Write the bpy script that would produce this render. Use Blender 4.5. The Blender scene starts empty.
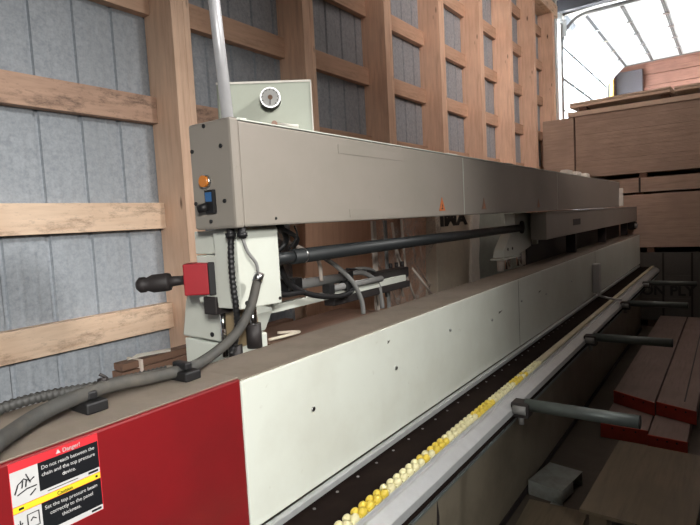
import bpy, bmesh, math, random
from mathutils import Vector, Matrix
random.seed(7)
S = bpy.context.scene
C = S.collection

# ------------------------------------------------------------ camera
cam_d = bpy.data.cameras.new('camera'); cam = bpy.data.objects.new('camera', cam_d); C.objects.link(cam)
cam_d.sensor_fit = 'HORIZONTAL'; cam_d.sensor_width = 36.0; cam_d.lens = 534.0 / 700.0 * 36.0
cam_d.clip_end = 300; cam_d.clip_start = 0.02
MX = Vector((0.81413408, -0.00170643, 0.58067442))
MY = Vector((0.57826973, 0.09334275, -0.81048828))
MZ = Vector((-0.0528187, 0.99563257, 0.07698029))
cam.matrix_world = Matrix.Translation((0, 0, 1.68)) @ Matrix((MX, MY, MZ)).to_4x4()
S.camera = cam

# ------------------------------------------------------------ light and exposure
S.view_settings.view_transform = 'Standard'; S.view_settings.look = 'None'
S.view_settings.gamma = 1.0; S.view_settings.use_curve_mapping = False
S.view_settings.exposure = 0.0
W = bpy.data.worlds.new('sky'); S.world = W; W.use_nodes = True
bg = W.node_tree.nodes['Background']; bg.inputs[0].default_value = (0.86, 0.93, 1.0, 1); bg.inputs[1].default_value = 5.0
sd = bpy.data.lights.new('sun', 'SUN'); sd.energy = 60.0; sd.angle = math.radians(0.6); sd.color = (1, .97, .92)
sun = bpy.data.objects.new('sun', sd); C.objects.link(sun)
sun.rotation_euler = Vector((0.8, 0.25, -0.9)).to_track_quat('-Z', 'Y').to_euler()
def area(name, loc, tgt, sx, sy, power, col, portal=False):
    d = bpy.data.lights.new(name, 'AREA'); d.shape = 'RECTANGLE'; d.size = sx; d.size_y = sy; d.energy = power; d.color = col
    if portal: d.cycles.is_portal = True
    o = bpy.data.objects.new(name, d); C.objects.link(o); o.location = loc
    o.rotation_euler = (Vector(tgt) - Vector(loc)).to_track_quat('-Z', 'Y').to_euler()
    return o
L = area('assumed_rear_light', (1.8, -1.5, 2.65), (-1.9, .75, .85), .6, .6, 29, (1.0, .975, .93)); L.data.spread = math.radians(62)  # added area light for an assumed unseen source behind the camera, no doorway built
L3 = area('assumed_side_light', (2.2, 2.6, 4.2), (-1.9, .65, 1.15), .5, .5, 21, (1.0, .97, .93)); L3.data.spread = math.radians(52)  # added light, high source at right is assumed; that wall has no window
L2 = area('far_wall_fill', (2.1, 2.6, 4.7), (-2.1, 6.8, 3.7), 1.5, .8, 46, (1.0, .83, .76)); L2.data.spread = math.radians(62)  # warm fill added to brighten the far posts and the panel stack

area('overhead_fill', (-.3, 4.2, 5.3), (-.3, 4.2, 0), 2.4, 6.0, 34, (1.0, .86, .78))  # wide overhead fill added for general ambient, not a real fixture

# ------------------------------------------------------------ materials
def nt(name):
    m = bpy.data.materials.new(name); m.use_nodes = True
    t = m.node_tree; b = t.nodes['Principled BSDF']
    return m, t, b
def coords(t, scale=(1, 1, 1), kind='Object'):
    c = t.nodes.new('ShaderNodeTexCoord'); mp = t.nodes.new('ShaderNodeMapping'); mp.inputs['Scale'].default_value = scale
    t.links.new(c.outputs[kind], mp.inputs[0]); return mp.outputs[0]
def noise(t, vec, scale, detail=4, rough=.55):
    n = t.nodes.new('ShaderNodeTexNoise'); n.inputs['Scale'].default_value = scale; n.inputs['Detail'].default_value = detail
    n.inputs['Roughness'].default_value = rough; t.links.new(vec, n.inputs['Vector']); return n.outputs['Fac']
def ramp(t, fac, stops):
    r = t.nodes.new('ShaderNodeValToRGB'); e = r.color_ramp.elements
    e[0].position, e[0].color = stops[0][0], (*stops[0][1], 1); e[1].position, e[1].color = stops[-1][0], (*stops[-1][1], 1)
    for p, c in stops[1:-1]:
        k = e.new(p); k.color = (*c, 1)
    t.links.new(fac, r.inputs[0]); return r.outputs[0]
def mixc(t, a, b, fac, mode='MIX'):
    m = t.nodes.new('ShaderNodeMix'); m.data_type = 'RGBA'; m.blend_type = mode
    for s, v in ((m.inputs[6], a), (m.inputs[7], b)):
        if isinstance(v, tuple): s.default_value = (*v, 1)
        else: t.links.new(v, s)
    if isinstance(fac, float): m.inputs[0].default_value = fac
    else: t.links.new(fac, m.inputs[0])
    return m.outputs[2]
def bump(t, b, h, strength=.3, dist=.01):
    n = t.nodes.new('ShaderNodeBump'); n.inputs['Strength'].default_value = strength; n.inputs['Distance'].default_value = dist
    t.links.new(h, n.inputs['Height']); t.links.new(n.outputs[0], b.inputs['Normal'])
def mul(c, k): return tuple(x * k for x in c)

def paint(name, col, rough=.45, dirt=(.25, .2, .15), amount=.35, metal=0.0, scale=3.0):
    m, t, b = nt(name); v = coords(t)
    n1 = noise(t, v, scale, 6, .65); n2 = noise(t, v, scale * 12, 3)
    f = ramp(t, n1, [(.42, (0, 0, 0)), (.75, (1, 1, 1))])
    c = mixc(t, col, mixc(t, col, dirt, amount), f)
    sp = ramp(t, n2, [(.70, (0, 0, 0)), (.78, (1, 1, 1))])
    c = mixc(t, c, mixc(t, col, dirt, amount * .9), sp)
    t.links.new(c, b.inputs['Base Color']); b.inputs['Roughness'].default_value = rough; b.inputs['Metallic'].default_value = metal
    bump(t, b, n2, .08, .002)
    return m
def wood(name, a, b_, dark, axis='z', rough=.75, knots=True, stain=0.0):
    m, t, b = nt(name)
    sc = {'x': (1.2, 14, 14), 'y': (14, 1.2, 14), 'z': (14, 14, 1.2)}[axis]
    v = coords(t, sc, 'Object'); n = noise(t, v, 3.0, 6, .6)
    vb = coords(t); n2 = noise(t, vb, 2.2, 3)
    oi = t.nodes.new('ShaderNodeObjectInfo')
    c = ramp(t, n, [(.3, b_), (.5, a), (.72, mul(a, 1.12))])
    c = mixc(t, c, b_, ramp(t, n2, [(.4, (0, 0, 0)), (.8, (1, 1, 1))]))
    if knots:
        vo = t.nodes.new('ShaderNodeTexVoronoi'); vo.inputs['Scale'].default_value = 1.0
        kv = coords(t, {'x': (2.2, 7, 7), 'y': (7, 2.2, 7), 'z': (7, 7, 2.2)}[axis]); t.links.new(kv, vo.inputs['Vector'])
        k = ramp(t, vo.outputs['Distance'], [(.045, (1, 1, 1)), (.10, (0, 0, 0))])
        c = mixc(t, c, dark, k)
    if stain > 0:
        s = noise(t, coords(t, (3, 2.2, 6)), 2.4, 8, .8)
        c = mixc(t, c, dark, ramp(t, s, [(.54 - .04 * stain, (0, 0, 0)), (.70, (stain, stain, stain))]))
    r = t.nodes.new('ShaderNodeHueSaturation'); t.links.new(c, r.inputs['Color'])
    mp = t.nodes.new('ShaderNodeMapRange'); t.links.new(oi.outputs['Random'], mp.inputs[0]); mp.inputs[3].default_value = .86; mp.inputs[4].default_value = 1.1
    t.links.new(mp.outputs[0], r.inputs['Value'])
    t.links.new(r.outputs[0], b.inputs['Base Color']); b.inputs['Roughness'].default_value = rough
    bump(t, b, n, .15, .003)
    return m
def plain(name, col, rough=.5, metal=0.0, emit=None):
    m, t, b = nt(name); v = coords(t); n = noise(t, v, 25, 3)
    c = mixc(t, mul(col, .85), mul(col, 1.12), n)
    t.links.new(c, b.inputs['Base Color']); b.inputs['Roughness'].default_value = rough; b.inputs['Metallic'].default_value = metal
    return m

M = {}
M['white'] = paint('machine_white', (.60, .63, .57), .38, (.30, .27, .21), .30, scale=2.0)
M['beige'] = paint('machine_beige', (.29, .26, .228), .42, (.16, .17, .13), .35, scale=1.6)
M['beige_far'] = M['beige']
M['base'] = paint('base_taupe', (.20, .175, .13), .6, (.06, .045, .03), .6, scale=2.5)
M['dust'] = paint('dusty_top', (.20, .165, .13), .9, (.11, .085, .065), .6, scale=6)
M['red'] = paint('red_enamel', (.19, .009, .012), .33, (.08, .01, .01), .55, scale=2.2)
M['red_end'] = paint('red_orange_end', (.50, .055, .03), .6, (.12, .03, .02), .5, scale=8)
M['switch_red'] = plain('switch_red', (.33, .012, .02), .45)
M['black'] = plain('black_plastic', (.010, .010, .011), .5)
M['soot'] = plain('dark_bracket', (.022, .018, .018), .6)
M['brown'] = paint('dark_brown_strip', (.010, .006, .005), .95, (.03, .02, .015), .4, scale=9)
M['steel'] = plain('brushed_steel', (.55, .56, .57), .28, 1.0)
M['chrome'] = plain('chrome', (.8, .8, .82), .1, 1.0)
M['shaft'] = plain('dark_shaft', (.022, .025, .027), .5, .2)
M['alu'] = plain('aluminium_rail', (.50, .52, .53), .42, .5)
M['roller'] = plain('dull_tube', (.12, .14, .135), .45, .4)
M['hose'] = paint('dusty_hose', (.05, .05, .047), .7, (.12, .105, .085), .8, scale=9)
M['cable_grey'] = plain('cable_grey', (.22, .22, .215), .6)
M['cable_light'] = plain('cable_light', (.55, .48, .42), .6)
M['orange'] = plain('orange_lens', (.60, .20, .03), .35)
M['blue'] = plain('blue_switch', (.03, .12, .30), .3)
M['yellow_pad'] = plain('yellow_pad', (.66, .50, .06), .45)
M['pale_pad'] = plain('pale_yellow_pad', (.68, .64, .38), .45)
M['belt'] = paint('yellowed_belt', (.48, .44, .30), .6, (.15, .1, .05), .5)
M['green_box'] = paint('sage_panel', (.47, .51, .43), .5, (.3, .28, .2), .3)
M['greygreen'] = paint('grey_green_board', (.30, .33, .29), .7, (.08, .08, .06), .4)
M['post'] = wood('fir_post', (.78, .55, .40), (.64, .42, .295), (.10, .045, .025), 'z')
M['girt'] = wood('fir_girt', (.78, .60, .45), (.66, .47, .33), (.13, .07, .045), 'y', stain=.75)
M['girt_red'] = wood('red_fir_girt', (.62, .42, .30), (.50, .32, .22), (.13, .07, .045), 'y', stain=.3)
M['girt_stained'] = wood('stained_girt', (.50, .33, .24), (.36, .23, .165), (.05, .035, .03), 'y', stain=1.0)
M['ply'] = wood('plywood_sheet', (.62, .37, .25), (.52, .30, .20), (.2, .07, .04), 'z', knots=False)
M['stackwood'] = wood('stacked_panel_edges', (.46, .34, .265), (.36, .265, .205), (.06, .03, .02), 'x', knots=False)
M['lip'] = wood('pale_cover_board', (.62, .48, .37), (.52, .40, .30), (.15, .1, .06), 'x', knots=False)
M['board'] = wood('floor_board', (.20, .155, .10), (.15, .12, .08), (.06, .04, .03), 'y', knots=False)
M['pink_board'] = wood('pinkish_plank', (.27, .20, .175), (.21, .155, .135), (.07, .04, .03), 'y', knots=False)
M['brown_board'] = wood('brown_board', (.16, .09, .06), (.10, .055, .035), (.05, .03, .02), 'y', knots=False)
M['endwood'] = wood('reddish_plank_wall', (.42, .22, .17), (.28, .14, .11), (.12, .06, .05), 'x')
M['yellowwood'] = wood('yellow_stud', (.70, .50, .16), (.55, .38, .12), (.2, .1, .05), 'z')
M['paper'] = plain('off_white_paper', (.80, .77, .70), .8)
M['carton'] = plain('beige_cabinet', (.58, .52, .42), .6)
M['wrap'] = plain('grey_wrap', (.10, .095, .085), .7)
M['white_sheet'] = paint('white_metal', (.30, .32, .30), .6, (.13, .11, .08), .7, scale=8)
M['grime'] = plain('grime', (.05, .045, .035), .7)
M['label_white'] = plain('label_white', (.48, .48, .48), .5)
M['label_black'] = plain('label_black', (.008, .009, .011), .4)
M['label_yellow'] = plain('label_yellow', (.68, .55, .03), .4)
M['label_red'] = plain('label_red', (.55, .03, .04), .4)
M['warn'] = plain('warning_orange', (.55, .16, .05), .5)
M['warn_dim'] = plain('warning_faded', (.30, .17, .12), .5)
M['ink'] = plain('ink', (.02, .02, .02), .6)
M['dialgrey'] = plain('dial_grey', (.30, .30, .29), .4)
M['rib_grey'] = plain('rib_grey', (.16, .17, .18), .6)
M['conduit'] = plain('conduit_grey', (.035, .035, .033), .6)
M['gasket'] = plain('yellowed_grease', (.28, .21, .12), .6)
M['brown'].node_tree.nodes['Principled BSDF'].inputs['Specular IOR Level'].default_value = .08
# door panels: thin translucent sheets
m, t, b = nt('translucent_door'); b.inputs['Base Color'].default_value = (.88, .93, .97, 1); b.inputs['Roughness'].default_value = .6
tr = t.nodes.new('ShaderNodeBsdfTranslucent'); tr.inputs[0].default_value = (.9, .95, 1, 1)
mx = t.nodes.new('ShaderNodeMixShader'); mx.inputs[0].default_value = .5
t.links.new(b.outputs[0], mx.inputs[1]); t.links.new(tr.outputs[0], mx.inputs[2]); t.links.new(mx.outputs[0], t.nodes['Material Output'].inputs[0])
M['door'] = m
# clear plastic film
m, t, b = nt('clear_film'); b.inputs['Base Color'].default_value = (.9, .82, .75, 1); b.inputs['Roughness'].default_value = .25
tp = t.nodes.new('ShaderNodeBsdfTransparent'); mx = t.nodes.new('ShaderNodeMixShader')
nf = noise(t, coords(t, (6, 6, 3)), 3, 5, .7); t.links.new(ramp(t, nf, [(.45, (.06, .06, .06)), (.7, (.40, .40, .40))]), mx.inputs[0])
t.links.new(tp.outputs[0], mx.inputs[1]); t.links.new(b.outputs[0], mx.inputs[2]); t.links.new(mx.outputs[0], t.nodes['Material Output'].inputs[0])
M['film'] = m
# galvanised sheet
m, t, b = nt('galvanised_sheet')
v = coords(t, (1, 1, 1)); n = noise(t, v, 45, 4, .7); n2 = noise(t, coords(t, (1, 1, .35)), 2.5, 4)
c = ramp(t, n, [(.3, (.27, .30, .335)), (.7, (.42, .455, .495))]); c = mixc(t, c, (.30, .325, .35), ramp(t, n2, [(.45, (0, 0, 0)), (.8, (.6, .6, .6))]))
t.links.new(c, b.inputs['Base Color']); b.inputs['Roughness'].default_value = .75
M['galv'] = m
# concrete
m, t, b = nt('stained_concrete'); v = coords(t); n = noise(t, v, 1.5, 8, .7); n2 = noise(t, v, 30, 3)
c = ramp(t, n, [(.3, (.075, .062, .05)), (.7, (.13, .11, .085))]); t.links.new(c, b.inputs['Base Color']); b.inputs['Roughness'].default_value = .85; bump(t, b, n2, .3, .004)
M['concrete'] = m
M['gravel'] = paint('pale_gravel', (.62, .60, .56), .9, (.4, .38, .35), .4, scale=1.0)
M['ceil'] = paint('ceiling_grey', (.5, .48, .47), .8, (.2, .2, .2), .3)
M['inner_wall'] = paint('inner_sheet_wall', (.15, .13, .12), .8, (.1, .08, .06), .3)
M['navy'] = plain('dark_steel_channel', (.09, .10, .125), .5, .3)

# ------------------------------------------------------------ builders
WL = {}
def new(): return bmesh.new()
def box(bm, x0, x1, y0, y1, z0, z1, rot=None, piv=None):
    r = bmesh.ops.create_cube(bm, size=1)
    vs = r['verts']
    for v in vs:
        v.co = Vector(((x0 + x1) / 2 + v.co.x * (x1 - x0), (y0 + y1) / 2 + v.co.y * (y1 - y0), (z0 + z1) / 2 + v.co.z * (z1 - z0)))
    if rot: bmesh.ops.rotate(bm, verts=vs, cent=piv or ((x0 + x1) / 2, (y0 + y1) / 2, (z0 + z1) / 2), matrix=rot)
    return vs
def frame_of(d):
    d = d.normalized(); u = d.orthogonal().normalized(); return u, d.cross(u).normalized()
def tube(bm, pts, rad, seg=12, caps=True):
    pts = [Vector(p) for p in pts]; n = len(pts)
    if not hasattr(rad, '__len__'): rad = [rad] * n
    tang = [(pts[min(i + 1, n - 1)] - pts[max(i - 1, 0)]).normalized() for i in range(n)]
    u, _ = frame_of(tang[0]); rings = []
    for i in range(n):
        u = (u - tang[i] * u.dot(tang[i])); u.normalize(); w = tang[i].cross(u)
        rings.append([bm.verts.new(pts[i] + (u * math.cos(a) + w * math.sin(a)) * rad[i]) for a in [2 * math.pi * k / seg for k in range(seg)]])
    for i in range(n - 1):
        for k in range(seg):
            f = bm.faces.new((rings[i][k], rings[i][(k + 1) % seg], rings[i + 1][(k + 1) % seg], rings[i + 1][k])); f.smooth = True
    if caps:
        bm.faces.new(rings[0][::-1]); bm.faces.new(rings[-1])
def smooth_path(pts, n=8):
    P = [Vector(p) for p in pts]; P = [2 * P[0] - P[1]] + P + [2 * P[-1] - P[-2]]; out = []
    for i in range(1, len(P) - 2):
        for k in range(n):
            s = k / n; a, b_, c, d = P[i - 1], P[i], P[i + 1], P[i + 2]
            out.append(.5 * ((2 * b_) + (c - a) * s + (2 * a - 5 * b_ + 4 * c - d) * s * s + (3 * b_ - a - 3 * c + d) * s ** 3))
    out.append(P[-2]); return out
def cyl(bm, p0, p1, r, seg=20, r2=None): tube(bm, [p0, p1], [r, r if r2 is None else r2], seg)
def prism(bm, pts, axis, a0, a1):
    """polygon in the plane across 'axis', pulled from a0 to a1. pts are the two other coordinates in order."""
    def mk(p, a):
        return {'x': (a, p[0], p[1]), 'y': (p[0], a, p[1]), 'z': (p[0], p[1], a)}[axis]
    A = [bm.verts.new(mk(p, a0)) for p in pts]; B = [bm.verts.new(mk(p, a1)) for p in pts]; n = len(pts)
    bm.faces.new(A); bm.faces.new(B[::-1])
    for i in range(n): bm.faces.new((A[i], B[i], B[(i + 1) % n], A[(i + 1) % n]))
def obj(name, bm, mat, parent=None, bevel=0.0, label=None, seg=2):
    bmesh.ops.recalc_face_normals(bm, faces=bm.faces[:])
    xs = [v.co for v in bm.verts]
    c = Vector([(min(p[i] for p in xs) + max(p[i] for p in xs)) / 2 for i in range(3)])
    if parent is None: c.z = min(p.z for p in xs)
    for v in bm.verts: v.co -= c
    me = bpy.data.meshes.new(name); bm.to_mesh(me); bm.free()
    for mt in (mat if isinstance(mat, list) else [mat]): me.materials.append(M[mt] if isinstance(mt, str) else mt)
    o = bpy.data.objects.new(name, me); C.objects.link(o); WL[o.name] = c
    if parent is not None: o.parent = parent; o.location = c - WL[parent.name]
    else: o.location = c
    if bevel:
        b = o.modifiers.new('bevel', 'BEVEL'); b.width = bevel; b.segments = seg; b.limit_method = 'ANGLE'; b.angle_limit = math.radians(35)
    if label: o['label'] = label
    return o
def thing(name, loc, label, cat, group=None):
    o = bpy.data.objects.new(name, None); C.objects.link(o); o.location = loc; WL[o.name] = Vector(loc); o.empty_display_size = .1
    return tag(o, label, cat, group)
def tag(o, label, cat, group=None, kind=None):
    o['label'] = label; o['category'] = cat
    if group: o['group'] = group
    if kind: o['kind'] = kind
    return o
def struct(name, bm, mat, **k):
    o = obj(name, bm, mat, **k); o['kind'] = 'structure'; return o
def bx(name, mat, parent, *d, bevel=.003, label=None, rot=None, piv=None):
    bm = new(); box(bm, *d, rot=rot, piv=piv); return obj(name, bm, mat, parent, bevel, label)
def rod(name, mat, parent, p0, p1, r, r2=None, label=None, bevel=0):
    bm = new(); cyl(bm, p0, p1, r, 20, r2); return obj(name, bm, mat, parent, bevel, label)
def cable(name, mat, parent, pts, r, label=None, ribs=0):
    P = smooth_path(pts, 8)
    if ribs:
        Q = []; R = []; L = 0; prev = P[0]; dense = smooth_path(pts, 60); step = ribs / 4; acc = 0; k = 0
        Q.append(dense[0]); R.append(r)
        for a, b_ in zip(dense, dense[1:]):
            acc += (b_ - a).length
            if acc >= step: acc = 0; k += 1; Q.append(b_); R.append(r * (1.0 if k % 4 < 2 else .84))
        P, rr = Q, R
    elif hasattr(r, '__len__'): rr = [r[0] + (r[1] - r[0]) * min(1, 2.2 * i / len(P)) for i in range(len(P))]
    else: rr = r
    bm = new(); tube(bm, P, rr, 12); return obj(name, bm, mat, parent, 0, label)
def text(name, s, mat, parent, size, origin, ux, uy, depth=.0006, sx=1.0, label=None, spacing=1.0, align='LEFT', bold=0):
    cu = bpy.data.curves.new(name, 'FONT'); cu.body = s; cu.size = size; cu.extrude = depth; cu.align_x = align; cu.space_character = spacing; cu.offset = bold
    tmp = bpy.data.objects.new('tmp', cu); C.objects.link(tmp); bpy.context.view_layer.update()
    me = bpy.data.meshes.new_from_object(tmp.evaluated_get(bpy.context.evaluated_depsgraph_get())); bpy.data.objects.remove(tmp)
    bm = new(); bm.from_mesh(me); ux = Vector(ux).normalized(); uy = Vector(uy).normalized(); uz = ux.cross(uy)
    for v in bm.verts: v.co = Vector(origin) + ux * v.co.x * sx + uy * v.co.y + uz * v.co.z
    return obj(name, bm, mat, parent, 0, label)

# ------------------------------------------------------------ the setting
bm = new(); box(bm, -2.62, 2.4, -3, 15.3, -.15, 0); struct('floor', bm, 'concrete')
bm = new(); box(bm, -60, -2.63, -30, 60, -.3, -.05); o = struct('ground', bm, 'gravel')
bm = new(); box(bm, 2.42, 60, -30, 60, -.3, -.05); o = struct('ground', bm, 'gravel')
bm = new(); box(bm, -2.7, 2.5, -3, 15.4, 5.36, 5.5); struct('ceiling', bm, 'ceil')
def corr(bm, y0, y1, z0, z1):
    """ribbed sheet at x = -2.5: a groove every 0.2 m with two faint stiffeners between"""
    pts = []; k0 = math.floor((y0 - 1.19) / .2)
    y = 1.19 + k0 * .2
    while y < y1 + .2:
        for dy, dx in ((-.013, 0), (-.008, -.014), (.008, -.014), (.013, 0), (.055, 0), (.066, .0015), (.074, .0015), (.085, 0), (.115, 0), (.126, .0015), (.134, .0015), (.145, 0)):
            if y0 < y + dy < y1: pts.append((y + dy, -2.54 + dx))
        y += .2
    pts = [(y0, -2.54)] + pts + [(y1, -2.54)]
    A = [bm.verts.new((x, yy, z0)) for yy, x in pts]; B = [bm.verts.new((x, yy, z1)) for yy, x in pts]
    A2 = [bm.verts.new((-2.61, yy, z0)) for yy, x in pts]; B2 = [bm.verts.new((-2.61, yy, z1)) for yy, x in pts]
    n = len(pts)
    for i in range(n - 1):
        bm.faces.new((A[i], A[i + 1], B[i + 1], B[i])); bm.faces.new((A2[i], B2[i], B2[i + 1], A2[i + 1]))
        bm.faces.new((B[i], B[i + 1], B2[i + 1], B2[i])); bm.faces.new((A[i], A2[i], A2[i + 1], A[i + 1]))
    bm.faces.new((A[0], B[0], B2[0], A2[0])); bm.faces.new((A[-1], A2[-1], B2[-1], B[-1]))
bm = new(); corr(bm, -3, 9.72, 0, 5.36); corr(bm, 9.72, 14.75, 5.12, 5.36); corr(bm, 14.75, 15.3, 0, 5.36)
struct('wall_left', bm, 'galv')
bm = new()
box(bm, 2.3, 2.4, -3, 15.3, 0, 5.36)
struct('wall_right', bm, 'inner_wall')
bm = new(); box(bm, -2.6, 2.4, -3.1, -3, 0, 5.36); struct('wall_back', bm, 'inner_wall')
bm = new()
for k in range(20):
    z = k * .27; box(bm, -2.6, 2.4, 15.2 + .012 * (k % 2), 15.32, z + .006, z + .264)
struct('wall_end', bm, 'endwood')
bm = new(); box(bm, -2.58, 2.38, 15.32, 15.36, 0, 5.36); struct('trim_1', bm, 'endwood')
# framing posts
POST = [-.34, .72, 1.786, 2.835, 3.885, 4.92, 5.96, 6.98, 8.02, 9.06]
words = ['first', 'second', 'third', 'fourth', 'fifth', 'sixth', 'seventh', 'eighth']
for i, y in enumerate(POST[2:]):
    bm = new()
    for k in range(3): box(bm, -2.539, -2.31 - .001 * (k == 1), y + k * .0385, y + k * .0385 + .038, 0, 4.80)
    o = obj('wall_post', bm, 'post', None, .002)
    tag(o, f'tall reddish laminated wooden wall post, {words[i]} from the left', 'post', 'wall posts')
# girts between the posts
LV = [1.152 - .555, 1.152, 1.694, 2.252, 2.812, 3.372, 3.93, 4.46]
gname = ['lowest', 'low', 'middle', 'stained upper', 'high', 'higher', 'second highest', 'topmost']
for i in range(2, len(POST)):
    y0 = POST[i - 1] + .1175; y1 = POST[i] - .002
    if i == 2: y0 = .35
    for j, z in enumerate(LV):
        if j == 0: continue
        # only the rows that the photograph can see in this bay
        if z > 1.9 + .60 * (POST[i]) and i < 7 and j > 4 + i - 2: continue
        if i > 3 and j < 3: continue
        bm = new(); box(bm, -2.539, -2.485, y0, y1, z, z + .138)
        o = obj('wall_girt', bm, 'girt' if j < 3 and i == 2 else 'girt_stained' if j == 3 and i < 4 else 'girt_red', None, .002)
        where = 'left of the first wall post' if i == 2 else f'between {words[i-3]} and {words[i-2]} wall posts'
        h = {1: 'just above the red cover height', 2: 'at the upper beam\'s underside height', 3: 'dark stained row', 4: 'first row over the stained one', 5: 'second row over the stained one', 6: 'third row over the stained one', 7: 'topmost row'}[j]
        tag(o, f'wooden girt {where}, {h}', 'wall girt', 'wall girts')
bm = new(); box(bm, -2.539, -2.31, -.4, 9.4, 4.802, 4.99); tag(obj('header_beam', bm, 'girt', None, .003), 'long wooden header beam running over the tops of the wall posts', 'beam')

# ------------------------------------------------------------ overhead door at the far end
D = thing('overhead_door', (-2.4, 12.4, 0), 'bright white translucent sectional overhead door, half rolled up under the ceiling', 'garage door')
PR = [(-2.5, 3.48), (-2.5, 4.055), (-2.5, 4.625), (-2.06, 5.03), (-1.50, 5.045), (-.93, 5.05), (-.36, 5.055), (.21, 5.06), (.78, 5.065)]
for a, b_ in zip(PR, PR[1:]):
    A = Vector((a[0], 0, a[1])); B = Vector((b_[0], 0, b_[1])); d = (B - A).normalized(); nn = Vector((d.z, 0, -d.x)) * .012
    bm = new(); q = [A + d * .004, B - d * .004, B - d * .004 - nn, A + d * .004 - nn]
    prism(bm, [(p.x, p.z) for p in q], 'y', 10.32, 14.6); P = obj('door_panel', bm, 'door', D)
    bm = new()
    for e, s in ((A, 1), (B, -1)):
        c = e + d * .014 * s; w = d * .010; q = [c - w, c + w, c + w + nn * 1.6, c - w + nn * 1.6]
        prism(bm, [(p.x, p.z) for p in q], 'y', 10.33, 14.59)
    obj('rail', bm, 'rib_grey', P)
    for yy in (11.2, 12.05, 12.9, 13.75):
        bm = new(); c = A + nn * 2; prism(bm, [(p.x, p.z) for p in (c - d * .05, c + d * .05, c + d * .05 + nn * 1.5, c - d * .05 + nn * 1.5)], 'y', yy - .03, yy + .03)
        obj('hinge', bm, 'steel', P)
def track(y, s):
    pts = [(-2.46, y, 0.0), (-2.46, y, 4.5)] + [(-2.46 + .42 * (1 - math.cos(a)), y, 4.55 + .5 * math.sin(a)) for a in [k * math.pi / 16 for k in range(1, 9)]] + [(1.2, y, 5.10)]
    bm = new(); tube(bm, pts, .028, 8); return obj('track', bm, 'rib_grey', D)
track(10.24, 1); track(14.66, -1)
bx('track_post', 'alu', D, -2.50, -2.44, 10.10, 10.2, 0, 4.95)
bx('track_bracket', 'steel', D, -2.50, -2.40, 10.05, 10.22, 4.98, 5.2)
bx('curve_plate', 'alu', D, -2.5, -2.36, 10.19, 10.2, 4.72, 5.0)
rod('track_brace', 'steel', D, (-2.48, 10.18, 5.10), (1.2, 10.18, 5.10), .03)
bx('ceiling_channel', 'navy', D, -2.48, 1.2, 10.0, 10.12, 5.1, 5.3)
bm = new(); box(bm, -2.54, -2.40, 9.60, 9.74, 0, 5.2); struct('trim_2', bm, 'alu')
bx_ = new(); box(bx_, -2.48, -2.36, 14.78, 14.9, 0, 5.1); tag(obj('door_stud', bx_, 'yellowwood', None, .003), 'yellowish upright wooden stud beside the far edge of the overhead door', 'stud')
bm = new(); box(bm, -2.35, -1.75, 15.05, 15.15, 0, 5.0); 
tag(obj('tarpaulin', bm, plain('tarp_grey', (.13, .12, .135), .7), None, .02), 'blue-grey tarpaulin hung against the reddish plank end wall', 'tarpaulin')

# ------------------------------------------------------------ bundles of panels at the far end
def bundle(name, x0, x1, y0, y1, z0, z1, sheets, mat, label, jitter=.006, straps=(), group='bundles of wood panels'):
    t_ = thing(name, ((x0 + x1) / 2, (y0 + y1) / 2, z0), label, 'panel stack', group)
    bm = new(); h = (z1 - z0) / sheets
    for k in range(sheets):
        jx, jy = random.uniform(0, jitter), random.uniform(0, jitter)
        if random.random() < .18: jy += .006
        box(bm, x0 + jx, x1 + jx * .3, y0 + jy, y1, z0 + k * h + .0012, z0 + (k + 1) * h)
    obj('panel_pile', bm, mat, t_)
    for sx in straps: bx('strap', 'soot', t_, sx - .012, sx + .012, y0 - .004, y0 + .002, z0, z1, bevel=0)
    return t_
Y0 = 8.33
bundle('panel_bundle', -2.30, -1.862, Y0, Y0 + .7, 2.13, 3.006, 40, 'stackwood', 'narrow high bundle of brown wood panels against the last wall post')
bundle('panel_bundle', -1.842, .50, Y0, Y0 + 1.22, 2.13, 3.006, 46, 'stackwood', 'wide bundle of brown panels, topmost of the far stack')
bundle('panel_bundle', -2.0, .50, Y0, Y0 + 1.22, 1.865, 2.062, 6, 'stackwood', 'thin bundle of brown panels between two dark gaps in the far stack', straps=(-1.02,))
bundle('panel_bundle', -2.0, .50, Y0, Y0 + 1.22, 1.108, 1.835, 36, 'stackwood', 'bundle of brown panels directly above the grey printed one')
bundle('panel_bundle', -2.26, -2.06, Y0 + .02, Y0 + .7, 0.0, 2.10, 60, 'stackwood', 'narrow low bundle of panels behind the machine by the wall', group=None)
pk = bundle('wrapped_panel_bundle', -2.0, .50, Y0, Y0 + 1.22, .10, 1.035, 3, 'wrap', 'grey wrapped bundle printed with large black capitals at the bottom of the far stack', .002, (-.748, -.417))
text('printed_lettering', 'ION PLY', 'ink', pk, .185, (-1.06, Y0 - .003, .455), (1, 0, 0), (0, 0, 1), .001, .98, 'black capital letters', bold=.006)
for z0, z1, x, lab in ((2.0635, 2.129, -.98, 'under the topmost wide panel bundle'), (1.837, 1.863, -1.02, 'under the thin panel bundle'), (1.037, 1.106, -.9, 'above the printed grey bundle'), (0.0, .098, -.9, 'on the floor under the printed grey bundle')):
    bm = new(); box(bm, x - .045, x + .045, Y0 + .03, Y0 + .9, z0, z1); tag(obj('spacer_block', bm, 'brown_board', None, .002), 'short wooden spacer block ' + lab, 'spacer', 'spacer blocks in the far stack')
    bm = new(); box(bm, -1.98, .48, Y0 + 1.0, Y0 + 1.18, z0, z1); tag(obj('gap_bar', bm, 'brown_board', None), 'long dark bar added to block light, deep in the gap ' + lab, 'batten', 'light-blocking bars in the far stack')  # bars added to keep daylight behind from showing through the stack gaps
bm = new(); box(bm, -1.93, .52, Y0 - .03, Y0 + 1.24, 3.008, 3.075); tag(obj('cover_board', bm, 'lip', None, .004), 'pale thick cover board lying on the topmost panel bundle', 'board')
bm = new()
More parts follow.
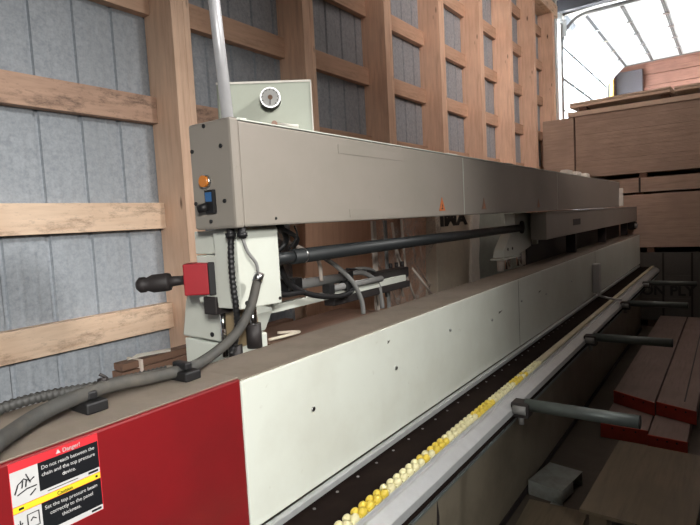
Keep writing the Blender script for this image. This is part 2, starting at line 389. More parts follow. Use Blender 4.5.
for x in (-1.75, -.72, .3): box(bm, x - .05, x + .05, Y0 + .1, Y0 + 1.1, 3.0765, 3.15)
tag(obj('gap_bar', bm, 'brown_board', None), 'dark battens on the pale cover board under the loose boards', 'batten')
R3 = Matrix.Rotation(math.radians(-4), 3, 'Z')
bm = new(); box(bm, -1.90, -.62, Y0 + .04, Y0 + .9, 3.1515, 3.19, rot=R3); box(bm, -1.90, -.62, Y0 + .04, Y0 + .9, 3.195, 3.225, rot=R3)
tag(obj('loose_board', bm, 'lip', None, .003), 'loose board on top of the far stack, left of the gap', 'board')
bm = new(); box(bm, -.58, .5, Y0 + .0, Y0 + .9, 3.1515, 3.18, rot=R3); box(bm, -.58, .5, Y0 + .0, Y0 + .9, 3.185, 3.215, rot=R3)
tag(obj('loose_board', bm, 'lip', None, .003), 'loose board on top of the far stack, right of the gap', 'board')

# ------------------------------------------------------------ THE MACHINE
E = thing('edge_banding_machine', (-1.1, 4.2, 0), 'long white and beige edge banding machine with red end cover and yellow feed chain', 'machine')
YE = 8.12
# bed
bx('bed_body', 'base', E, -1.28, -1.0, .45, YE, 0, .80, bevel=.004)
bm = new(); box(bm, -1.0025, -.99, .46, YE, 0.0, .035); obj('toe_strip', bm, 'soot', E)
bm = new(); prism(bm, [(y, z) for y, z in ((1.93, .50), (1.945, .42), (1.935, .33), (1.95, .25), (1.922, .30), (1.918, .40))], 'x', -1.002, -.999)
obj('scratch', bm, 'soot', E, 0, 'dark scrape on the bed')
# table, chain and rail
bx('table_strip', 'brown', E, -1.0, -.852, .80, YE - .1, .80, .868, bevel=.002)
for k in range(30):
    y = 1.0 + k * .11; rod('bolt', 'cable_grey', E, (-.966, y, .866), (-.966, y, .870), .0045)
bx('guide_lip', 'alu', E, -1.0, -.978, .91, YE - .2, .878, .897, bevel=.002)
bm = new()
prism(bm, [(-.855, .80), (-.855, .872), (-.814, .872), (-.811, .862), (-.801, .864), (-.764, .838), (-.762, .812), (-.775, .80)], 'y', .82, YE - .1)
obj('feed_rail', bm, 'alu', E, .002)
bx('rail_shadow_strip', 'brown', E, -.80, -.772, .83, YE - .15, .782, .799, bevel=0)  # solid dark strip stands in for the shade under the rail
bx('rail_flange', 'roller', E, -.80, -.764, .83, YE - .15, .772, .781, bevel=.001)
# chain pads (each its own part), smooth belt beyond
pads = None; pm = {}
for k in range(52):
    y = .86 + k * .038
    kind = 'yellow_pad' if (k // 3 + (k * 7) % 5) % 3 == 0 or k in (30, 31, 32, 33) else 'pale_pad'
    if kind not in pm:
        bm = new()
        box(bm, -.853, -.817, y + .004, y + .034, .873, .879)
        for cx_, cy_, rx, ry, rz in ((-.8445, .012, .0105, .0155, .012), (-.826, .024, .0115, .0155, .013)):
            q = bmesh.ops.create_uvsphere(bm, u_segments=14, v_segments=9, radius=1)
            for v in q['verts']: v.co = Vector((cx_ + v.co.x * rx, y + cy_ + v.co.y * ry, .880 + v.co.z * rz))
        for f in bm.faces: f.smooth = len(f.verts) < 5 and f.calc_area() < .0001
        o = obj('chain_pad', bm, kind, E); pm[kind] = (o, y)
    else:
        s, ys = pm[kind]; o = s.copy(); C.objects.link(o); o.location = s.location + Vector((0, y - ys, 0))
bx('top_belt', 'belt', E, -.852, -.816, .86 + 52 * .038, YE - .15, .873, .889, bevel=.006)
# roller support arms
for y in (2.25, 3.66, 5.07, 6.48):
    A = rod('support_arm', 'roller', E, (-.72, y, .852), (-.285, y, .852), .026, label='dull grey tube arm')
    bx('bracket', 'soot', A, -.775, -.70, y - .035, y + .035, .80, .865, bevel=.006)
    rod('clamp_screw', 'cable_grey', A, (-.735, y - .02, .77), (-.735, y - .02, .84), .012)
    rod('collar', 'cable_grey', A, (-.765, y - .03, .835), (-.71, y - .03, .835), .02)
    rod('end_cap', 'black', A, (-.285, y, .852), (-.281, y, .852), .0262)
# pressure beam
PB = bx('lower_beam', 'white', E, -1.2, -1.0, .90, YE, .90, 1.294, bevel=.004)
bm = new(); box(bm, -1.205, -1.004, .902, YE, 1.294, 1.299); obj('dusty_top_plate', bm, 'dust', E, .001, 'brown dust covered top plate')
for y, z in ((1.17, 1.136), (1.65, 1.135), (2.119, 1.183), (2.621, 1.135), (3.1, 1.16), (3.607, 1.13), (4.3, 1.13), (5.1, 1.12)):
    P = rod('bolt', 'steel', PB, (-1.0, y, z), (-.996, y, z), .007)
    rod('socket', 'soot', P, (-.9965, y + .001, z), (-.9955, y + .001, z), .0035)
for y, z, l in ((1.60, 1.235, .018), (2.72, 1.15, .06), (3.45, 1.16, .05)):
    bm = new(); prism(bm, [(y, z), (y + l * .6, z + .004), (y + l, z + .012), (y + l * .5, z + .009), (y + l * .1, z + .012)], 'x', -1.001, -.9995); obj('smudge', bm, 'grime', PB, 0, 'small dark smudge')
for y in (3.05, 5.2): bx('joint_line', 'grime', PB, -1.001, -.9993, y, y + .003, .905, 1.29, bevel=0)
# red cover
RC = thing_loc = None
bm = new(); box(bm, -1.28, -1.0, -.35, .898, .25, 1.302); RC = obj('red_end_cover', bm, 'red', E, .005, 'bright red enamelled end cover')
bm = new(); box(bm, -1.284, -1.006, -.35, .896, 1.302, 1.306); obj('top_plate', bm, 'dust', RC, .002, 'dusty brown top plate')
# warning decal on the red cover, facing +X
dx = -.9988
def dec(name, mat, y0, y1, z0, z1, lay=0, parent=None): return bx(name, mat, parent or DEC, dx - .001, dx + .0006 * (1 + lay), y0, y1, z0, z1, bevel=0)
bm = new(); box(bm, dx - .001, dx + .0002, .366, .524, 1.145, 1.298); DEC = obj('warning_sign', bm, 'label_red', RC, 0, 'red, black and yellow danger and caution decal')
def dtext(s, y, z, size, mat='label_white', spacing=1.0): return text('lettering', s, mat, RCD, size, (dx + .0022, y, z), (0, 1, 0), (0, 0, 1), .0002, .92)
RCD = DEC
WL[DEC.name] = WL[DEC.name]
dec('picture_panel', 'label_white', .367, .4125, 1.2215, 1.2825); dec('text_panel', 'label_black', .4125, .5225, 1.231, 1.2825); dec('bottom_strip', 'label_white', .4125, .5225, 1.2215, 1.231)
dec('caution_band', 'label_yellow', .367, .5225, 1.2095, 1.2205)
dec('picture_panel', 'label_white', .367, .4125, 1.146, 1.2085); dec('text_panel', 'label_black', .4125, .5225, 1.156, 1.2085); dec('bottom_strip', 'label_white', .4125, .5225, 1.146, 1.156)
dtext('Danger!', .456, 1.2865, .011)
bm = new(); prism(bm, [(.445, 1.287), (.453, 1.287), (.449, 1.2945)], 'x', dx + .0004, dx + .0015); obj('danger_triangle', bm, 'label_white', DEC)
for i, s in enumerate(('Do not reach between the', 'chain and the top pressure', 'device.')): dtext(s, (.417, .417, .452)[i], 1.2695 - i * .0125, .0098)
dtext('Caution', .44, 1.2118, .0095, 'label_black')
for i, s in enumerate(('Set the top pressure beam', 'correctly to the panel', 'thickness.')): dtext(s, (.417, .425, .445)[i], 1.1955 - i * .0125, .0098)
dec('fine_print', 'label_black', .50, .519, 1.2245, 1.2285, 1); dec('fine_print', 'label_black', .50, .519, 1.149, 1.153, 1); dec('fine_print', 'grime', .425, .48, 1.226, 1.2272, 1)
dec('caution_mark', 'label_black', .376, .384, 1.213, 1.217, 1); dec('caution_mark', 'label_black', .513, .517, 1.213, 1.217, 1)
bm = new()
for pts in ([(.372, 1.243), (.378, 1.258), (.388, 1.265), (.398, 1.258), (.405, 1.262)], [(.376, 1.240), (.392, 1.246), (.408, 1.246)], [(.392, 1.272), (.398, 1.255)], [(.384, 1.25), (.386, 1.262)], [(.39, 1.25), (.392, 1.262)], [(.396, 1.232), (.406, 1.24)]):
    tube(bm, [(dx + .0012, a, b_) for a, b_ in pts], .0011, 6)
obj('hand_pictogram', bm, 'label_black', DEC)
bm = new()
for pts in ([(.376, 1.185), (.376, 1.195)], [(.372, 1.19), (.376, 1.184), (.380, 1.19)], [(.388, 1.175), (.388, 1.20), (.407, 1.20), (.407, 1.175), (.388, 1.175)], [(.393, 1.187), (.397, 1.192), (.402, 1.188)], [(.372, 1.165), (.382, 1.172), (.407, 1.168)], [(.386, 1.15), (.386, 1.162), (.407, 1.162)]):
    tube(bm, [(dx + .0012, a, b_) for a, b_ in pts], .0010, 6)
obj('panel_pictogram', bm, 'label_black', DEC)
# upper beam
UB = bx('upper_beam', 'beige', E, -1.268, -1.1, 1.045, 7.22, 1.68, 1.972, bevel=.006)
bx('top_flange', 'white', UB, -1.268, -1.098, 1.05, 7.22, 1.9725, 1.977, bevel=.001)
for y in (2.55, 4.35): bx('joint_line', 'white', UB, -1.101, -1.0985, y, y + .006, 1.684, 1.968, bevel=0)
bx('cover_strip', 'beige', UB, -1.1, -1.0985, 1.55, 1.93, 1.695, 1.722, bevel=0)
bx('cover_strip', 'beige', UB, -1.1, -1.0987, 1.50, 1.95, 1.915, 1.945, bevel=0)
rod('screw', 'black', UB, (-1.1, 1.17, 1.70), (-1.098, 1.17, 1.70), .004)
for y, mt in ((2.297, 'warn'), (2.82, 'warn_dim'), (3.84, 'warn_dim')):
    bm = new(); prism(bm, [(y - .032, 1.706), (y + .032, 1.706), (y, 1.768)], 'x', -1.101, -1.0984); P = obj('warning_triangle', bm, mt, UB, 0, 'orange warning triangle' if mt == 'warn' else 'faded warning triangle')
    bm = new(); prism(bm, [(y - .012, 1.714), (y + .002, 1.722), (y - .004, 1.738), (y + .006, 1.730), (y + .003, 1.718), (y + .012, 1.714), (y, 1.7125)], 'x', -1.099, -1.0980); obj('bolt_symbol', bm, 'ink' if mt == 'warn' else 'warn', P)
for y, l in ((2.45, .12), (3.32, .09), (4.84, .17), (5.18, .17), (5.55, .15)):
    bm = new(); box(bm, -1.2, -1.13, y, y + l, 1.978, 1.978 + (.012 if y < 4 else .045)); obj('top_latch', bm, 'paper', UB, .006 if y < 4 else .012, 'small white latch')
bx('end_plate', 'paper', UB, -1.12, -1.06, 7.18, 7.22, 1.69, 1.905, bevel=.003, label='white end plate')
# end cover of the upper beam with its lamp and switch
EC = bx('end_cover', 'beige', E, -1.272, -1.096, 1.010, 1.043, 1.677, 1.979, bevel=.008)
bm = new(); prism(bm, [(-1.20, 1.06), (-1.12, 1.06), (-1.112, 1.09), (-1.20, 1.09)], 'z', 1.978, 1.985); obj('top_lug', bm, 'white', EC, .002)
for x, z in ((-1.2, 1.966), (-1.258, 1.902), (-1.136, 1.904), (-1.258, 1.753), (-1.136, 1.754), (-1.198, 1.700)):
    rod('screw', 'black', EC, (x, 1.006, z), (x, 1.012, z), .0055)
L_ = rod('indicator_lamp', 'orange', EC, (-1.208, .996, 1.813), (-1.208, 1.008, 1.813), .0165, label='orange indicator lamp')
rod('lamp_ring', 'steel', L_, (-1.208, 1.003, 1.813), (-1.208, 1.0105, 1.813), .0195)
SW = bx('power_switch', 'black', EC, -1.208, -1.172, .999, 1.012, 1.722, 1.788, bevel=.002)
bx('switch_window', 'blue', SW, -1.203, -1.178, .997, 1.0, 1.755, 1.782, bevel=.001, label='blue switch window')
rod('switch_knob', 'black', SW, (-1.220, .985, 1.736), (-1.196, 1.0, 1.742), .012)
for x, y in ((-1.150, 1.035), (-1.115, 1.045)):
    g = rod('cable_gland', 'black', EC, (x, y, 1.677), (x, y, 1.648), .0115); rod('gland_nut', 'black', g, (x, y, 1.664), (x, y, 1.652), .015)
# columns and brackets
def column(y0, y1, nm):
    w = y1 - y0
    c = thing
    bm = new(); prism(bm, [(y0, 1.442), (y1, 1.436), (y1, 1.676), (y0, 1.676)], 'x', -1.25, -1.15)
    H = obj('height_head', bm, 'white', E, .004, 'white painted head of the column')
    return H
H1 = column(1.055, 1.228, 'a')
rod('screw', 'black', H1, (-1.151, 1.078, 1.458), (-1.147, 1.078, 1.458), .007); rod('screw', 'black', H1, (-1.151, 1.218, 1.452), (-1.147, 1.218, 1.452), .005)
bx('side_plate', 'white', H1, -1.34, -1.25, 1.06, 1.20, 1.455, 1.60, bevel=.003)
bx('rear_plate', 'white', H1, -1.36, -1.27, 1.075, 1.2, 1.603, 1.673, bevel=.003)
rod('guide_rod', 'chrome', E, (-1.225, 1.17, 1.299), (-1.225, 1.17, 1.46), .013); rod('rod_bellows', 'soot', E, (-1.225, 1.17, 1.299), (-1.225, 1.17, 1.375), .024)
rod('guide_rod', 'chrome', E, (-1.285, 1.10, 1.28), (-1.285, 1.10, 1.46), .009); rod('rod_foot', 'soot', E, (-1.27, 1.13, 1.20), (-1.27, 1.13, 1.312), .022)
bm = new(); prism(bm, [(1.13, 1.30), (1.24, 1.30), (1.22, 1.43), (1.13, 1.44)], 'x', -1.31, -1.26); obj('greasy_bearing', bm, 'gasket', E, .006, 'yellow greased bearing block')
bm = new(); prism(bm, [(-1.56, 1.312), (-1.36, 1.306), (-1.32, 1.38), (-1.325, 1.47), (-1.50, 1.478), (-1.53, 1.44)], 'y', 1.15, 1.36); CH = obj('rear_housing', bm, 'white', E, .008, 'rear slanting housing')
rod('bolt', 'black', CH, (-1.40, 1.147, 1.33), (-1.40, 1.151, 1.33), .008)
bm = new(); prism(bm, [(-1.56, .70), (-1.36, .70), (-1.355, 1.30), (-1.555, 1.306)], 'y', 1.155, 1.36); obj('rear_pedestal', bm, 'white', E, .006)
# second column
bm = new(); prism(bm, [(3.615, 1.675), (3.994, 1.675), (3.974, 1.428), (3.672, 1.385), (3.38, 1.392), (3.40, 1.44), (3.479, 1.497), (3.629, 1.588)], 'x', -1.27, -1.20); H2 = obj('height_head', bm, 'white', E, .004, 'slanting casting of the far column')
bx('flange', 'white', H2, -1.28, -1.19, 3.36, 3.70, 1.374, 1.387, bevel=.002)
for y in (3.34, 3.43): rod('screw', 'black', H2, (-1.2, y + .13, 1.44), (-1.197, y + .13, 1.44), .01)
R = rod('shaft_bearing', 'soot', H2, (-1.2, 3.76, 1.575), (-1.19, 3.76, 1.575), .045); 
for y, mt in ((3.42, 'cable_light'), (3.56, 'chrome'), (3.80, 'chrome'), (3.88, 'cable_light')): rod('guide_rod', mt, E, (-1.235, y, 1.30), (-1.235, y, 1.42), .022)
# shaft
SH = rod('drive_shaft', 'shaft', E, (-1.2, 1.34, 1.571), (-1.2, 3.76, 1.571), .0255, label='long dark round shaft')
rod('shaft_collar', 'shaft', SH, (-1.2, 1.22, 1.571), (-1.2, 1.40, 1.571), .020); rod('collar_ring', 'steel', SH, (-1.2, 1.395, 1.571), (-1.2, 1.402, 1.571), .0262)
# second cover
C2 = bx('far_cover', 'beige', E, -1.16, -1.05, 3.84, 8.26, 1.478, 1.662, bevel=.005, label='far lower cover box')
bx('cover_lip', 'beige', C2, -1.16, -1.045, 3.84, 8.26, 1.662, 1.672, bevel=.001)
bx('side_flange', 'white', C2, -1.20, -1.16, 3.99, 4.02, 1.44, 1.676, bevel=.001)
bx('nameplate', 'soot', C2, -1.0505, -1.0485, 4.62, 4.88, 1.55, 1.60, bevel=0)
bx('rear_panel', 'soot', E, -1.30, -1.27, 4.1, 8.25, 1.18, 1.675, bevel=0)
for y in (5.0, 6.4, 7.9): bx('support_leg', 'soot', E, -1.2, -1.12, y, y + .05, 1.30, 1.476)
E2 = rod('end_motor', 'soot', E, (-1.10, 8.13, 1.42), (-1.10, 8.26, 1.42), .06); rod('end_knob', 'steel', E2, (-1.05, 8.05, 1.42), (-1.02, 8.05, 1.42), .03)
G = bx('guide_block', 'label_white', E, -.998, -.94, 5.06, 5.14, .93, 1.19, bevel=.005, label='small pale upright guide block')
bm = new(); tube(bm, smooth_path([(-.96, 5.08, .93), (-.92, 4.96, .925), (-.86, 4.9, .92), (-.80, 4.95, .90), (-.77, 5.06, .88)]), .009, 8); obj('guide_arm', bm, 'steel', G)
# pole standing on the end of the beam
bm = new(); cyl(bm, (-1.215, 1.115, 1.979), (-1.26, 1.115, 2.62), .0175, 20); PO = obj('service_pole', bm, 'steel', E, 0, 'pale metal riser pole'); PO.data.materials[0] = plain('pole_grey', (.62, .62, .64), .35, .2)
rod('pole_flange', 'steel', PO, (-1.215, 1.115, 1.977), (-1.215, 1.115, 1.986), .034)
# gauge box behind the beam
ang = math.atan2(1.468 - 1.279, -1.175 + 1.403); RB = Matrix.Rotation(ang, 3, 'Z'); pv = (-1.403, 1.279, 2.0)
GB = bx('gauge_box', 'green_box', E, -1.43, -1.107, 1.281, 1.47, 1.90, 2.172, bevel=.005, rot=RB, piv=pv, label='sage green control box')
def rp(x, y, z): return Vector(pv) + RB @ (Vector((x, y, z)) - Vector(pv))
bm = new(); 
for d in ((-1.43, -1.107, 1.2785, 1.281, 2.165, 2.172), (-1.1115, -1.107, 1.2785, 1.281, 1.90, 2.172)): box(bm, *d, rot=RB, piv=pv)
obj('front_rim', bm, 'paper', GB)
gz = 2.106; gx = -1.247
g = rod('pressure_gauge', 'black', GB, rp(gx, 1.285, gz), rp(gx, 1.236, gz), .033, label='round pressure gauge')
rod('bezel', 'steel', g, rp(gx, 1.238, gz), rp(gx, 1.232, gz), .034); rod('dial', 'dialgrey', g, rp(gx, 1.2335, gz), rp(gx, 1.2315, gz), .030)
g.data.materials[0] = M['soot']
rod('dial_centre', 'brown_board', g, rp(gx, 1.232, gz), rp(gx, 1.229, gz), .008)
bm = new()
for k in range(10):
    a = math.radians(-50 + k * 28); c0 = rp(gx + .024 * math.cos(a), 1.231, gz + .023 * math.sin(a)); c1 = rp(gx + .030 * math.cos(a), 1.231, gz + .028 * math.sin(a)); tube(bm, [c0, c1], .0011, 5)
tube(bm, [rp(gx, 1.2305, gz), rp(gx - .002, 1.2305, gz - .024)], .0015, 5)
obj('dial_marks', bm, 'ink', g)
rod('lever', 'paper', GB, rp(-1.235, 1.26, 2.022), rp(-1.16, 1.25, 2.010), .0065, label='small white lever'); rod('lever_pivot', 'warn_dim', GB, rp(-1.24, 1.28, 2.023), rp(-1.24, 1.25, 2.023), .010)
# emergency switch on the end of the column head
RS = Matrix.Rotation(math.radians(38), 3, 'Z'); ps = (-1.285, 1.10, 1.52)
def rs(x, y, z): return Vector(ps) + RS @ (Vector((x, y, z)) - Vector(ps))
SB = bx('stop_switch', 'switch_red', E, -1.385, -1.310, 1.055, 1.130, 1.482, 1.578, bevel=.004, rot=RS, piv=ps, label='red limit switch box')
bx('switch_back', 'black', SB, -1.310, -1.285, 1.052, 1.133, 1.480, 1.580, bevel=.003, rot=RS, piv=ps)
bx('switch_mount', 'white', SB, -1.285, -1.24, 1.07, 1.13, 1.47, 1.56, bevel=.004, rot=RS, piv=ps)
bm = new(); P0 = rs(-1.385, 1.09, 1.528)
d = (rs(-1.6, 1.09, 1.515) - P0).normalized()
tube(bm, [P0 + d * a for a in (-.01, .0, .001, .015, .048, .049, .056, .10, .12, .125, .14, .150)], [.026, .026, .015, .014, .016, .026, .028, .028, .020, .024, .024, .014], 18); obj('switch_handle', bm, 'soot', SB, 0, 'black ribbed handle')
bx('switch_foot', 'soot', E, -1.31, -1.255, 1.05, 1.12, 1.42, 1.475, bevel=.004)
# hoses and cables fixed to the machine
HS = cable('cable_hose', 'hose', E, [(-1.1, 1.078, 1.527), (-1.102, 1.045, 1.452), (-1.112, 1.0, 1.392), (-1.12, .93, 1.352), (-1.125, .85, 1.330), (-1.128, .74, 1.333), (-1.125, .66, 1.342), (-1.12, .60, 1.345), (-1.10, .52, 1.345), (-1.085, .46, 1.340), (-1.05, .40, 1.335), (-1.0, .345, 1.335), (-.975, .29, 1.30), (-.97, .25, 1.2)], (.0125, .016), 'thick dusty grey hose')
rod('hose_collar', 'steel', HS, (-1.1, 1.075, 1.522), (-1.1, 1.088, 1.545), .0145)
cable('ribbed_hose', 'conduit', E, [(-1.16, .80, 1.33), (-1.19, .73, 1.326), (-1.20, .65, 1.328), (-1.21, .56, 1.335), (-1.215, .50, 1.338), (-1.22, .44, 1.334), (-1.20, .38, 1.325), (-1.14, .33, 1.322)], .0125, 'narrow corrugated hose', ribs=.010)
cable('thin_cable', 'cable_grey', E, [(-1.115, 1.045, 1.65), (-1.108, 1.055, 1.61), (-1.098, 1.075, 1.575), (-1.1, 1.082, 1.54)], .0048)
bc = [(-1.150, 1.035, 1.65), (-1.150, 1.03, 1.60), (-1.150, 1.03, 1.53), (-1.15, 1.035, 1.46), (-1.165, 1.05, 1.40), (-1.19, 1.06, 1.345), (-1.20, 1.05, 1.31)]
cable('black_cable', 'black', E, bc, .0095, ribs=.012)
for y in (.572, .818):
    K = bx('hose_clip', 'black', E, -1.16, -1.08, y - .022, y + .026, 1.308, 1.332, bevel=.004)
    bx('clip_strap', 'black', K, -1.148, -1.094, y - .01, y + .012, 1.334, 1.352, bevel=.004)
cable('cable_tie', 'soot', E, [(-1.12, .615, 1.345), (-1.13, .614, 1.355), (-1.125, .62, 1.365), (-1.13, .61, 1.374)], .0035)
rod('tie_head', 'soot', E, (-1.135, .61, 1.358), (-1.118, .62, 1.362), .006)
# pneumatics and cables behind the beams
bx('rear_rail', 'white', E, -1.37, -1.34, 1.30, 2.35, 1.365, 1.395, bevel=.002, label='pale rear rail')
AC = rod('air_cylinder', 'cable_grey', E, (-1.36, 1.44, 1.452), (-1.36, 1.86, 1.438), .020); 
for y, z in ((1.42, 1.453), (1.50, 1.45), (1.84, 1.439)): bx('cylinder_head', 'black', AC, -1.385, -1.335, y, y + .045, z - .028, z + .026)
AC2 = rod('air_cylinder', 'cable_grey', E, (-1.33, 1.72, 1.41), (-1.33, 2.1, 1.405), .014)
for y in (1.68, 1.80): bx('cylinder_head', 'black', AC2, -1.35, -1.31, y, y + .035, 1.39, 1.43)
bx('valve_block', 'soot', E, -1.40, -1.345, 1.75, 2.4, 1.33, 1.362, bevel=.004); bx('valve_block', 'soot', E, -1.42, -1.36, 2.12, 2.42, 1.38, 1.43, bevel=.006)
bx('valve_block', 'cable_grey', E, -1.46, -1.42, 2.34, 2.52, 1.36, 1.42, bevel=.006)
for k in range(3): rod('air_fitting', 'soot', E, (-1.44, 2.37 + k * .06, 1.42), (-1.44, 2.37 + k * .06, 1.45), .010)
cable('black_cable', 'black', E, [(-1.26, 1.30, 1.60), (-1.29, 1.37, 1.55), (-1.30, 1.43, 1.469), (-1.30, 1.54, 1.413), (-1.30, 1.70, 1.380), (-1.30, 1.80, 1.382), (-1.32, 1.86, 1.40)], .011)
cable('black_cable', 'black', E, [(-1.20, 1.30, 1.675), (-1.24, 1.36, 1.62), (-1.27, 1.30, 1.56), (-1.27, 1.32, 1.50), (-1.28, 1.36, 1.44), (-1.30, 1.5, 1.425)], .010)
cable('black_cable', 'black', E, [(-1.18, 1.26, 1.676), (-1.19, 1.36, 1.635), (-1.24, 1.40, 1.60)], .008)
cable('light_cable', 'cable_light', E, [(-1.30, 1.36, 1.67), (-1.31, 1.44, 1.62), (-1.32, 1.55, 1.58), (-1.32, 1.63, 1.53), (-1.33, 1.655, 1.45)], .008)
cable('thin_cable', 'black', E, [(-1.17, 1.33, 1.676), (-1.17, 1.34, 1.64), (-1.20, 1.33, 1.60)], .003)
cable('grey_cable', 'cable_grey', E, [(-1.34, 1.69, 1.54), (-1.32, 1.76, 1.49), (-1.30, 1.83, 1.42), (-1.29, 1.87, 1.34), (-1.29, 1.88, 1.28)], .010)
cable('grey_cable', 'cable_grey', E, [(-1.36, 1.86, 1.452), (-1.35, 1.98, 1.445), (-1.35, 2.09, 1.39), (-1.35, 2.12, 1.32), (-1.35, 2.13, 1.26)], .011)
cable('grey_cable', 'cable_grey', E, [(-1.40, 1.90, 1.46), (-1.40, 2.1, 1.45), (-1.40, 2.22, 1.38), (-1.40, 2.26, 1.30)], .009)
cable('black_cable', 'black', E, [(-1.38, 1.9, 1.47), (-1.38, 2.12, 1.43), (-1.38, 2.2, 1.36), (-1.38, 2.22, 1.3)], .006)
bx('upright_strut', 'cable_light', E, -1.462, -1.447, 2.232, 2.262, .80, 1.675, bevel=.002, label='pale upright strut'); bx('upright_strut', 'cable_grey', E, -1.462, -1.45, 2.35, 2.372, .80, 1.675, bevel=.002)
for a, b_ in (((-1.45, 2.42, 1.66), (-1.45, 2.50, 1.26)), ((-1.45, 2.52, 1.675), (-1.45, 2.55, 1.30)), ((-1.46, 2.45, 1.55), (-1.44, 2.62, 1.22)), ((-1.45, 2.62, 1.40), (-1.42, 2.80, 1.22))):
    rod('air_line', 'cable_light', E, a, b_, .0065)
for y in (2.2, 4.6, 7.4): bx('rear_leg', 'base', E, -1.50, -1.42, y, y + .14, 0, .80)
bx('rear_beam', 'soot', E, -1.5, -1.28, .6, 8.0, .72, .80)

# ------------------------------------------------------------ things behind the machine
Ry = lambda a: Matrix.Rotation(math.radians(a), 3, 'Y')
bm = new(); box(bm, -2.24, -2.222, 2.53, 3.75, 0.0, 2.2, rot=Ry(3), piv=(-2.24, 0, 0)); tag(obj('plywood_sheet', bm, 'ply', None, .001), 'reddish brown plywood sheet leaning against the wall behind the cables', 'plywood sheet')
bm = new(); box(bm, -2.18, -2.162, 3.62, 4.02, 0.0, 2.15, rot=Ry(3), piv=(-2.18, 0, 0)); tag(obj('plywood_sheet', bm, 'ply', None, .001), 'plywood sheet behind the clear plastic film', 'plywood sheet')
# clear film hanging in folds
bm = new(); n = 24; g_ = []
for i in range(n + 1):
    row = []
    for j in range(13):
        s = i / n; z = 1.0 + 1.0 * j / 12; w = .75 + .25 * j / 12
        row.append(bm.verts.new((-1.95 + .05 * math.sin(9 * s + j * .7) + .025 * math.sin(23 * s + j * 1.7) + .02 * math.sin(j * 2.1 + s * 5), 3.05 + s * .95 * w + .03 * math.sin(j), z)))
    g_.append(row)
for i in range(n):
    for j in range(12):
        f = bm.faces.new((g_[i][j], g_[i + 1][j], g_[i + 1][j + 1], g_[i][j + 1])); f.smooth = True
o = obj('plastic_film', bm, 'film', None); sm = o.modifiers.new('solid', 'SOLIDIFY'); sm.thickness = .001
tag(o, 'crumpled clear plastic film hanging before the plywood behind the machine', 'plastic film')
CB = thing('storage_cabinet', (-2.1, 4.5, 0), 'beige cabinet with large black capitals behind the machine shaft', 'cabinet')
bx('cabinet_body', 'carton', CB, -2.28, -2.0, 4.04, 4.80, 0, 1.80, bevel=.006)
text('lettering', 'IMA', 'ink', CB, .15, (-1.9985, 4.12, 1.60), (0, 1, 0), (0, 0, 1), .001, 2.2, 'black capital letters', bold=.008)
bx('small_print', 'wrap', CB, -2.0, -1.9985, 4.10, 4.62, 1.515, 1.522, bevel=0)
# torn foam strip
bm = new(); random.seed(3); L1 = []; R1 = []
for k in range(15):
    z = .0 + k * .129; L1.append((4.20 + k * .018 + random.uniform(-.015, .015), z)); R1.append((4.42 + k * .014 + random.uniform(-.018, .018), z))
prism(bm, L1 + R1[::-1], 'x', -1.86, -1.835); tag(obj('foam_strip', bm, 'paper', None, .003), 'torn off-white packing strip standing in front of the beige cabinet', 'packing strip')
bm = new(); box(bm, -2.0, -1.97, 4.86, 6.4, 0, 1.85); tag(obj('grey_board', bm, 'greygreen', None, .002), 'grey-green board standing behind the far column', 'board')
bm = new(); box(bm, -2.27, -2.22, 6.5, 8.2, 0, 2.0); tag(obj('dark_board', bm, 'ply', None, .002), 'dark plywood board against the wall near the panel stack', 'board')
# brown bundle beyond the red cover
BB = thing('board_bundle', (-1.72, 1.2, 0), 'bundle of brown boards lying just beyond the red end cover', 'board bundle')
bm = new()
for k, (a, b_) in enumerate(((1.10, 1.135), (1.138, 1.168), (1.171, 1.2), (1.203, 1.228))): box(bm, -1.78 + k * .004, -1.70 - k * .004, .99 + k * .006, 1.9, a, b_)
obj('boards', bm, 'brown_board', BB, .002); bx('binding_strap', 'cable_light', BB, -1.785, -1.697, 1.07, 1.078, 1.098, 1.231, bevel=0)
bx('bearer', 'brown_board', BB, -1.78, -1.70, 1.05, 1.15, 0, 1.10, bevel=0); bx('bearer', 'brown_board', BB, -1.78, -1.70, 1.75, 1.88, 0, 1.10, bevel=0)
bm = new(); prism(bm, [(1.03, .0), (1.08, .014), (1.17, .012), (1.13, -.008), (1.10, -.004)], 'x', -1.64, -1.639)
bm.free()
bm = new(); vs = [bm.verts.new(p) for p in ((-1.75, 1.05, 1.2295), (-1.72, 1.10, 1.236), (-1.705, 1.20, 1.232), (-1.76, 1.24, 1.2295), (-1.80, 1.12, 1.2297))]; bm.faces.new(vs)
o = obj('paper_scrap', bm, 'paper', None); s_ = o.modifiers.new('t', 'SOLIDIFY'); s_.thickness = .0008; tag(o, 'small white paper scrap on the bundle of brown boards', 'paper')
# pale board behind the first column
TB = thing('work_board', (-1.75, 2.1, 0), 'brown board on battens lying low behind the first column', 'board')
bx('board', 'brown_board', TB, -1.62, -1.32, 1.40, 2.15, 1.225, 1.243, bevel=.001)
for y in (1.6, 2.05): bx('trestle_leg', 'brown_board', TB, -1.6, -1.54, y, y + .05, 0, 1.225)
bm = new(); tube(bm, smooth_path([(-1.42, 1.43, 1.250), (-1.38, 1.50, 1.258), (-1.40, 1.58, 1.253), (-1.46, 1.52, 1.256)]), .006, 8); tag(obj('rag', bm, 'carton', None), 'pale twisted scrap of wrapping on the brown board behind the first column', 'scrap')

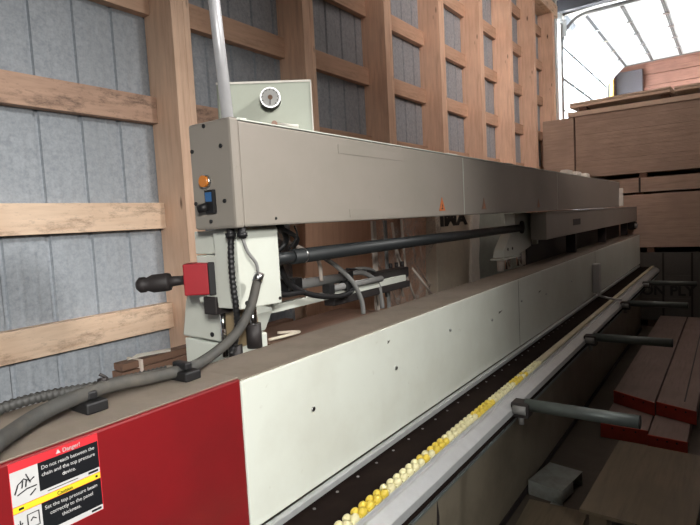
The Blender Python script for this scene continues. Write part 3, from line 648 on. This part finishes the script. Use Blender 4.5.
# ------------------------------------------------------------ things on the floor to the right
def channel(x0, x1, y0, y1, skew, z0, z1, lab, wl):
    t_ = thing('red_end_beam', ((x0 + x1) / 2, (y0 + y1) / 2, z0), lab, 'extension beam', 'red ended beams on the floor')
    def sk(bm):
        for v in bm.verts:
            if v.co.y < y0 + .1: v.co.y -= skew * (v.co.x - x0) / (x1 - x0)
    bm = new(); box(bm, x0, x1, y0 + .012, y1, z0, z1); sk(bm); obj('beam_body', bm, 'pink_board', t_, .002)
    bm = new(); box(bm, x0 - .004, x1 + .004, y0, y0 + .012, z0 - .0, z1 + .002); sk(bm); ep = obj('end_plate', bm, 'red_end', t_, .002, label='red painted end')
    for f in (.25, .5, .75):
        x = x0 + (x1 - x0) * f; yy = y0 - skew * f
        rod('screw', 'soot', ep, (x, yy - .004, z1 - .02), (x, yy + .003, z1 - .02), .006)
    if wl: bx('side_groove', 'soot', t_, x1 - .085, x1 - .075, y0 + .1, y1, z1, z1 + .002, bevel=0)
channel(-.775, -.475, 4.14, 8.0, .0, .0, .10, 'red ended plank beam on the floor, lower left of the pile', 0)
channel(-.465, -.235, 4.07, 8.0, .02, .0, .10, 'red ended plank beam on the floor, lower right of the pile', 0)
channel(-.768, -.468, 4.64, 8.15, .17, .102, .20, 'red ended plank beam, upper left of the pile', 0)
channel(-.455, -.20, 4.50, 8.15, .10, .102, .20, 'red ended plank beam, upper right of the pile', 1)
FB = thing('particle_board', (-.2, 3.0, 0), 'large brown particle board on blocks, nearest on the floor at right', 'board')
bx('panel', 'board', FB, -.59, -.13, 2.60, 3.52, .232, .25, bevel=.001, rot=Matrix.Rotation(math.radians(-2), 3, 'Z'), piv=(-.57, 2.6, 0))
for y in (2.66, 3.3): bx('support_block', 'board', FB, -.56, -.48, y, y + .12, 0, .231, bevel=.002)
bx('support_block', 'board', FB, -.25, -.17, 2.9, 3.05, 0, .231, bevel=.002)
DB = thing('dark_rack', (.0, 4.6, 0), 'dark upright rack at the right edge beside the red ended beams', 'rack')
for y in (3.9, 6.2, 7.9): bx('upright', 'soot', DB, -.115, -.06, y, y + .06, 0, 1.05 if y > 7 else .8)
bx('shelf_rail', 'soot', DB, -.115, -.06, 3.9, 7.96, .76, .80)
WB = thing('white_bracket', (-.86, 3.25, 0), 'small white bent sheet metal bracket on the floor beside the machine', 'bracket')
R5 = Matrix.Rotation(math.radians(-9), 3, 'Z'); pw = (-.97, 3.13, 0)
bx('top_face', 'white_sheet', WB, -.97, -.765, 3.07, 3.36, .088, .091, bevel=0, rot=R5, piv=pw); bx('front_face', 'white_sheet', WB, -.97, -.765, 3.067, 3.07, .003, .091, bevel=0, rot=R5, piv=pw)
bx('side_face', 'white_sheet', WB, -.768, -.765, 3.07, 3.22, .02, .088, bevel=0, rot=R5, piv=pw); bx('foot_flange', 'white_sheet', WB, -.83, -.765, 3.035, 3.07, .001, .004, bevel=0, rot=R5, piv=pw)
bx('rear_face', 'white_sheet', WB, -.97, -.765, 3.36, 3.363, .001, .091, bevel=0, rot=R5, piv=pw)
bm = new(); box(bm, -.93, -.62, 2.2, 3.0, .0, .018, rot=Matrix.Rotation(math.radians(3), 3, 'Z')); tag(obj('floor_panel', bm, 'board', None, .001), 'thin brown board flat on the floor in front of the white bracket', 'board')
